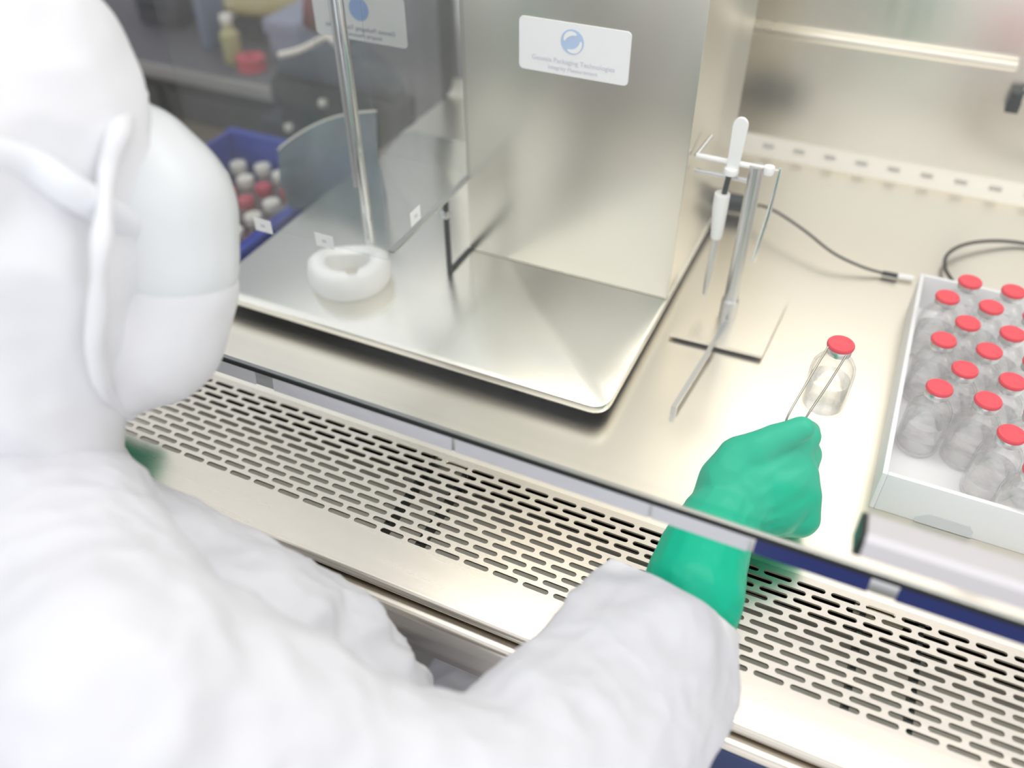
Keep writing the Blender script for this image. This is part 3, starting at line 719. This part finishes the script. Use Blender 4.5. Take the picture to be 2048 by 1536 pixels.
# right glove: wrist, palm, thumb and four curled fingers
W1 = (1458, 1015, 0.546, 76)
gl_ch = [
    K([(1372, 1250, 0.490, 92), (1384, 1188, 0.500, 103), (1402, 1120, 0.516, 92), (1428, 1062, 0.533, 80), W1]),
    K([W1, (1505, 965, 0.548, 68), (1572, 915, 0.548, 48)]),             # index metacarpal
    K([W1, (1535, 980, 0.548, 72), (1586, 948, 0.548, 50)]),             # middle
    K([W1, (1545, 1005, 0.549, 68), (1594, 990, 0.550, 48)]),            # ring
    K([W1, (1535, 1022, 0.552, 54), (1598, 1034, 0.552, 42)]),           # little
    K([(1572, 915, 0.548, 48), (1586, 948, 0.548, 50), (1594, 990, 0.550, 48), (1598, 1034, 0.552, 42)]),
    K([W1, (1452, 965, 0.545, 56), (1480, 920, 0.545, 48)]),             # thumb base
    K([(1480, 920, 0.545, 48), (1535, 920, 0.548, 48), (1572, 915, 0.548, 46)]),   # web
    K([(1480, 920, 0.545, 48), (1548, 882, 0.538, 33), (1604, 857, 0.532, 25)]),   # thumb
    K([(1548, 890, 0.546, 38), (1590, 880, 0.548, 36)]),
    K([(1572, 912, 0.548, 44), (1612, 872, 0.553, 30), (1616, 864, 0.575, 24), (1592, 866, 0.588, 22)]),    # index
    K([(1586, 945, 0.550, 46), (1616, 908, 0.562, 27), (1614, 904, 0.584, 24), (1588, 902, 0.598, 21)]),
    K([(1594, 990, 0.553, 44), (1606, 962, 0.570, 28), (1602, 952, 0.592, 23), (1578, 945, 0.604, 21)]),
    K([(1598, 1034, 0.556, 40), (1600, 1008, 0.576, 25), (1594, 994, 0.595, 22), (1570, 988, 0.606, 20)]),
]
def glove_disp(p, n):
    c = (p - atd(1490, 1035, 0.53)).length
    w = max(0, 1 - c / 0.030)
    return 0.0005 * (ridge(p + V((1, 1, 1)), 60) - 0.5) + w * 0.0010 * (ridge(V((p.x, p.y * 0.4, p.z)), 150) - 0.5)
glove_me = blob(gl_ch, 0.0011, 13, glove_disp)
gR = plink('glove', glove_me, M['glove'], person)
# left glove resting above the grille
gl2 = [[(wrL + V((-0.01, -0.02, 0)), 0.024), (wrL + V((0.01, 0.012, 0)), 0.020)]]
for i, dx in enumerate((-0.012, 0.004, 0.020, 0.034)):
    b0 = wrL + V((0.002 + dx, 0.045, 0.004)); gl2.append([(wrL + V((0.01, 0.012, 0)), 0.018), (b0, 0.010), (b0 + V((0.006, 0.028, -0.004)), 0.0085), (b0 + V((0.010, 0.040, -0.020)), 0.008)])
gl2.append([(wrL + V((0.01, 0.012, 0)), 0.018), (wrL + V((0.036, 0.020, -0.004)), 0.011), (wrL + V((0.052, 0.045, -0.010)), 0.009)])
plink('glove', blob(gl2, 0.0022, 5), M['glove'], person)

# tweezers held in the glove
tw0 = atd(1588, 872, 0.558)
tw = tag(empty('tweezers', tw0), 'thin steel tweezers gripping the held vial by its neck', 'tweezers')
nk = hero_top - V((0, 0, 0.0085))
for (ua, va, da), sgn in (((1574, 836, 0.548), -1), ((1614, 832, 0.548), 1)):
    side = (RC @ V((1, 0.22, 0))).normalized()
    tip = atd(1656 if sgn < 0 else 1692, 694 if sgn < 0 else 712, 0.566)
    p1 = atd(ua, va, da)
    pts = [tw0, tw0.lerp(p1, 0.5) + side * sgn * 0.0012, p1, p1.lerp(tip, 0.5) + side * sgn * 0.0003, tip]
    MB(tw0).tube(spline(pts, 6), [0.0007] * 25, 10).build('prong', M['wire'], tw)
MB(tw0).tube([tw0, atd(1560, 905, 0.566)], [0.0016, 0.0022], 10).build('tweezer_heel', M['wire'], tw)

# stool under the person
so = tag(empty('lab_stool', (-0.30, -0.02, -0.90)), 'dark blue round lab stool under the seated person', 'stool')
OS = (-0.30, -0.02, -0.90)
MB(OS).lathe([(0, -0.535), (0.17, -0.535), (0.185, -0.515), (0.185, -0.485), (0.165, -0.47), (0, -0.465)], (-0.30, -0.02, 0), 40).build('seat', M['stool'], so)
MB(OS).tube([(-0.30, -0.02, -0.84), (-0.30, -0.02, -0.53)], 0.025, 20).build('column', M['chrome'], so)
for k in range(5):
    a = 2 * PI * k / 5 + 0.3
    MB(OS).tube([(-0.30, -0.02, -0.835), (-0.30 + 0.24 * math.cos(a), -0.02 + 0.24 * math.sin(a), -0.882)], [0.02, 0.016], 12).build('leg', M['dark_metal'], so)

# ================================================================== seen through the side window
ct = tag(empty('side_cart', (-0.95, 0.80, -0.90)), 'low tan topped cart outside the side window carrying the blue bin', 'cart')
OC = (-0.95, 0.80, -0.90)
MB(OC).box(-1.45, -0.56, 0.52, 1.02, -0.195, -0.17, 0.004).build('cart_top', M['cart'], ct)
MB(OC).box(-1.42, -0.60, 0.56, 0.99, -0.70, -0.68, 0.004).build('shelf', M['cart'], ct)
for x in (-1.42, -0.60):
    for y in (0.55, 0.99): MB(OC).tube([(x, y, -0.90), (x, y, -0.195)], 0.014, 12).build('leg', M['satin'], ct)
bn = tag(empty('storage_bin', (-0.70, 0.71, -0.17)), 'blue plastic bin of small capped vials outside the side window', 'bin')
OB = (-0.70, 0.71, -0.17)
bx = MB(OB); X0, X1, Y0, Y1, Z0, Z1 = -0.80, -0.605, 0.585, 0.825, -0.17, -0.048
bx.box(X0, X1, Y0, Y1, Z0, Z0 + 0.005)
bx.box(X0, X0 + 0.005, Y0, Y1, Z0, Z1); bx.box(X1 - 0.005, X1, Y0, Y1, Z0, Z1)
bx.box(X0 + 0.005, X1 - 0.005, Y0, Y0 + 0.005, Z0, Z1); bx.box(X0 + 0.005, X1 - 0.005, Y1 - 0.005, Y1, Z0, Z1)
bx.build('bin_body', M['bin'], bn)
bx = MB(OB); bx.box(X0 - 0.006, X1 + 0.006, Y1 - 0.003, Y1 + 0.008, Z1 - 0.012, Z1, 0.002); bx.box(X1 - 0.003, X1 + 0.008, Y0 - 0.006, Y1, Z1 - 0.012, Z1, 0.002)
bx.build('bin_rim', M['bin'], bn)
bm_ = MB().lathe([(0, 0), (0.012, 0), (0.0125, 0.003), (0.0125, 0.062), (0.009, 0.070), (0.008, 0.078), (0, 0.078)], n=20).mesh('small_vial_body')
bc_ = {}
for key in ('offwhite', 'rose'):
    bc_[key] = MB().lathe([(0, 0.076), (0.0105, 0.076), (0.011, 0.078), (0.011, 0.086), (0.010, 0.088), (0, 0.088)], n=20).mesh('small_cap')
rown = ['nearest the sash', 'second from the sash', 'third from the sash', 'fourth from the sash', 'fifth from the sash', 'farthest from the sash']
coln = ['against its left wall', 'second from its left wall', 'middle', 'second from its right wall', 'against its right wall']
for j in range(6):
    for i in range(5):
        key = 'rose' if (i * 2 + j * 3) % 5 in (1, 3) else 'offwhite'
        x = X0 + 0.028 + i * 0.034; y = Y0 + 0.030 + j * 0.036 + 0.008 * (i % 2)
        r = tag(empty('small_vial', (x, y, Z0 + 0.0052)), '%s-capped vial in blue bin, row %s, %s' % ('rose' if key == 'rose' else 'white', rown[j], coln[i]), 'vial', 'small vials in the blue bin')
        link('small_vial_body', bm_, M['binv'], r, True, 40); link('small_cap', bc_[key], M[key], r, True, 40)

bench = tag(empty('lab_bench', (-1.3, 1.4, -0.90)), 'grey lab bench with dark drawer fronts beyond the side window', 'bench')
OBn = (-1.3, 1.4, -0.90)
MB(OBn).box(-2.6, -0.20, 1.064, 1.75, -0.125, -0.10, 0.004).build('bench_top', M['bench_top'], bench)
MB(OBn).box(-2.6, -0.20, 1.0585, 1.064, -0.126, -0.101, 0.002).build('edge_strip', M['edge'], bench)
MB(OBn).box(-2.58, -0.22, 1.085, 1.72, -0.90, -0.125).build('bench_carcass', M['drawer'], bench)
for k in range(5):
    x = -2.55 + k * 0.46
    d = MB(OBn).box(x, x + 0.44, 1.073, 1.086, -0.84, -0.15, 0.003).build('drawer_front', M['drawer'], bench)
    MB(OBn).tube([(x + 0.14, 1.062, -0.22), (x + 0.30, 1.062, -0.22)], 0.006, 8).build('handle', M['satin'], d)

def boxthing(name, label, cat, q0, q1, y0, y1, m, zb=None, bev=0.006, lid=None, face=None):
    a = on(q0[0], q0[1], 1, y0); b = on(q1[0], q1[1], 1, y0)
    x0, x1 = min(a.x, b.x), max(a.x, b.x); z1 = max(a.z, b.z); z0 = zb if zb is not None else min(a.z, b.z)
    t = tag(empty(name, ((x0 + x1) / 2, (y0 + y1) / 2, z0)), label, cat); og = t.location.copy()
    MB(og).box(x0, x1, y0, y1, z0, z1, bev).build(name + '_body', m, t)
    if lid: MB(og).box(x0 - 0.003, x1 + 0.003, y0 - 0.003, y1 + 0.003, z1 - 0.02, z1 + 0.004, 0.003).build('lid', lid, t)
    if face: MB(og).box(x0 + 0.012, x1 - 0.012, y0 - 0.004, y0, z0 + 0.03, z1 - 0.015, 0.002).build('front_face', face, t)
    return t, (x0, x1, y0, y1, z0, z1)
BZ = -0.10
boxthing('analyzer', 'dark mauve bench instrument at the left of the bench, left of the grey file box', 'instrument', (255, -40), (362, 70), 1.20, 1.40, M['mauve'], BZ, face=M['dark_dev'])
boxthing('file_box', 'grey-blue upright file box between two dark bench instruments', 'box', (366, -60), (418, 80), 1.14, 1.20, M['greyblue'], BZ, lid=M['greyblue'])
_, oc = boxthing('monitor_unit', 'dark mauve bench unit under the olive case behind the yellow bottle', 'instrument', (424, 38), (540, 104), 1.22, 1.42, M['mauve'], BZ, face=M['dark_dev'])
_, pc = boxthing('carton', 'pale lilac carton standing on the bench left of the dark reflection stand-in', 'box', (528, 42), (604, 120), 1.15, 1.28, M['pale'], BZ, lid=M['pale'])
# olive case and amber dish on top of the monitor unit
oo, oq = boxthing('hard_case', 'olive plastic hard case with a white tag lying on the dark bench unit', 'case', (426, 13), (582, 36), 1.235, 1.40, M['olive'], oc[5] + 0.001)
ac = V(((oq[0] + oq[1]) / 2 + 0.01, 1.285, oq[5] + 0.0050))
ad = tag(empty('amber_dish', ac), 'round amber plastic dish on top of the olive case', 'dish')
MB(ac).lathe([(0, 0), (0.085, 0), (0.098, 0.006), (0.101, 0.012), (0.097, 0.012), (0.083, 0.004), (0, 0.004)], ac, 40).build('dish_body', M['amber'], ad)
tg = on(455, 18, 1, 1.232)
t_ = MB(oo.location); t_.box(tg.x - 0.016, tg.x + 0.016, 1.2305, 1.2325, tg.z - 0.012, tg.z + 0.012); t_.build('case_tag', M['label_white'], oo)
bt = on(465, 100, 1, 1.12)
yb_ = tag(empty('bottle', (bt.x, 1.12, BZ)), 'small yellow bottle on the bench in front of the dark units', 'bottle')
MB((bt.x, 1.12, BZ)).lathe([(0, 0), (0.014, 0), (0.016, 0.004), (0.016, 0.048), (0.008, 0.058), (0.008, 0.066), (0, 0.066)], (bt.x, 1.12, BZ), 24).build('bottle_body', M['yellow'], yb_)
MB((bt.x, 1.12, BZ)).lathe([(0, 0.066), (0.010, 0.066), (0.010, 0.078), (0, 0.078)], (bt.x, 1.12, BZ), 20).build('bottle_cap', M['offwhite'], yb_)
rs = on(508, 135, 2, BZ)
rp_ = tag(empty('reel', (rs.x, 1.11, BZ)), 'small pink reel lying on the bench front edge', 'reel')
MB((rs.x, 1.11, BZ)).lathe([(0.008, 0), (0.024, 0), (0.024, 0.004), (0.018, 0.006), (0.018, 0.014), (0.024, 0.016), (0.024, 0.020), (0.008, 0.020)], (rs.x, 1.11, BZ), 24, True).build('reel_body', M['rose'], rp_)
# dark shape added to stand in for a reflection in the clear guard
iv = tag(empty('dark_reflection_standin', on(640, 300, 1, 0.95) * 1.0), 'dark slate-topped stand-in for a reflected figure, outside the side window', 'instrument')
iv.location = (-0.80, 0.95, -0.17); OI = V((-0.80, 0.95, -0.17))
def pxpoly(pts, y, th, name, m, bev=0.01):
    b = MB(OI); b.poly([on(u, v, 1, y) for u, v in pts], th, (0, 1, 0)); o = b.build(name, m, iv)
    md = o.modifiers.new('bev', 'BEVEL'); md.width = bev; md.segments = 2; md.limit_method = 'ANGLE'; o.modifiers.move(1, 0)
pxpoly([(535, 150), (720, 192), (800, 215), (800, 300), (760, 330), (575, 290), (548, 250), (560, 225), (535, 195)], 0.93, 0.05, 'instrument_body', M['dark_dev'])  # main part of the reflection stand-in, not an instrument
pxpoly([(555, 118), (600, 100), (690, 96), (742, 140), (790, 205), (720, 190), (538, 150)], 0.935, 0.045, 'standin_top', M['slate'])
pxpoly([(565, 285), (790, 330), (800, 345), (572, 325)], 0.945, 0.05, 'standin_pedestal', M['dark_dev'])
MB(OI).box(-0.84, -0.73, 0.925, 1.01, -0.1695, -0.08, 0.008).build('standin_foot', M['dark_dev'], iv)
for u, v in ((646, 206), (578, 255), (634, 262)):
    q = on(u, v, 1, 0.925); MB(OI).lathe([(0, -0.006), (0.006, -0.004), (0.007, 0), (0.006, 0.004), (0, 0.006)], q, 12).build('standin_knob', M['offwhite'], iv)
# rust blob and ivory tube, added in place of reflections in the guard
rb = blob([[(on(645, 20, 1, 1.03), 0.030), (on(690, 40, 1, 1.03), 0.026)], [(on(645, 20, 1, 1.03), 0.030), (on(632, 38, 1, 1.03), 0.020)], [(on(690, 40, 1, 1.03), 0.026), (on(700, 0, 1, 1.03), 0.022), (on(690, -80, 1, 1.03), 0.015)]], 0.005, 6, lambda p, n: 0.004 * (ridge(p, 25) - 0.5))
ob = link('rust_reflection_standin', rb, M['rust'], None, True); tag(ob, 'rust red stand-in for a reflection, hanging outside the side window', 'rust_reflection_standin')
tp = [on(560, 110, 1, 0.92), on(600, 100, 1, 0.92), on(640, 80, 1, 0.92), on(656, 74, 1, 0.92), on(676, 92, 1, 0.92), on(690, 130, 1, 0.935)]
ot = MB(tp[0]).tube(spline(tp, 8), [0.0045] * 41, 12).build('tube_reflection_standin', M['tube']); ot.location = tp[0]
tag(ot, 'bent ivory tube, stand-in for pale lines reflected in the guard', 'tube')

# ================================================================== lights, world, camera
def area(name, loc, rot, sx_, sy_, e, col):
    l = bpy.data.lights.new(name, 'AREA'); l.shape = 'RECTANGLE'; l.size = sx_; l.size_y = sy_; l.energy = e; l.color = col
    o = bpy.data.objects.new(name, l); C.objects.link(o); o.location = loc; o.rotation_euler = rot; return o
area('cabinet_lamp', (0.05, 0.55, 0.85), (0, 0, 0), 1.0, 0.22, 2.5, (1.0, 0.95, 0.86))
area('ceiling_lamp', (-0.3, -0.9, 1.7), (math.radians(-25), 0, 0), 2.0, 1.0, 2.8, (1.0, 1.0, 1.0))
w = bpy.data.worlds.new('room_light'); bpy.context.scene.world = w; w.use_nodes = True
bg = w.node_tree.nodes['Background']; bg.inputs['Color'].default_value = (0.96, 0.97, 1.0, 1); bg.inputs['Strength'].default_value = 0.95

cd = bpy.data.cameras.new('camera'); cam = bpy.data.objects.new('camera', cd); C.objects.link(cam)
cd.sensor_width = 36.0; cd.lens = 36.0 * F / 2048.0; cd.clip_start = 0.01
right, down, fwd = RC.col[0], RC.col[1], RC.col[2]
mw = Matrix.Identity(4)
for i in range(3):
    mw[i][0] = right[i]; mw[i][1] = -down[i]; mw[i][2] = -fwd[i]; mw[i][3] = EYE[i]
cam.matrix_world = mw
cd.dof.use_dof = True; cd.dof.focus_distance = 0.56; cd.dof.aperture_fstop = 3.3
bpy.context.scene.camera = cam
sc = bpy.context.scene
sc.view_settings.view_transform = 'Standard'; sc.view_settings.look = 'None'; sc.view_settings.gamma = 1.0
sc.view_settings.use_curve_mapping = False
sc.view_settings.exposure = 0.3
sc.cycles.max_bounces = 40; sc.cycles.transmission_bounces = 36; sc.cycles.transparent_max_bounces = 64; sc.cycles.glossy_bounces = 6
sc.cycles.use_denoising = True
sc.cycles.sample_clamp_indirect = 4.0
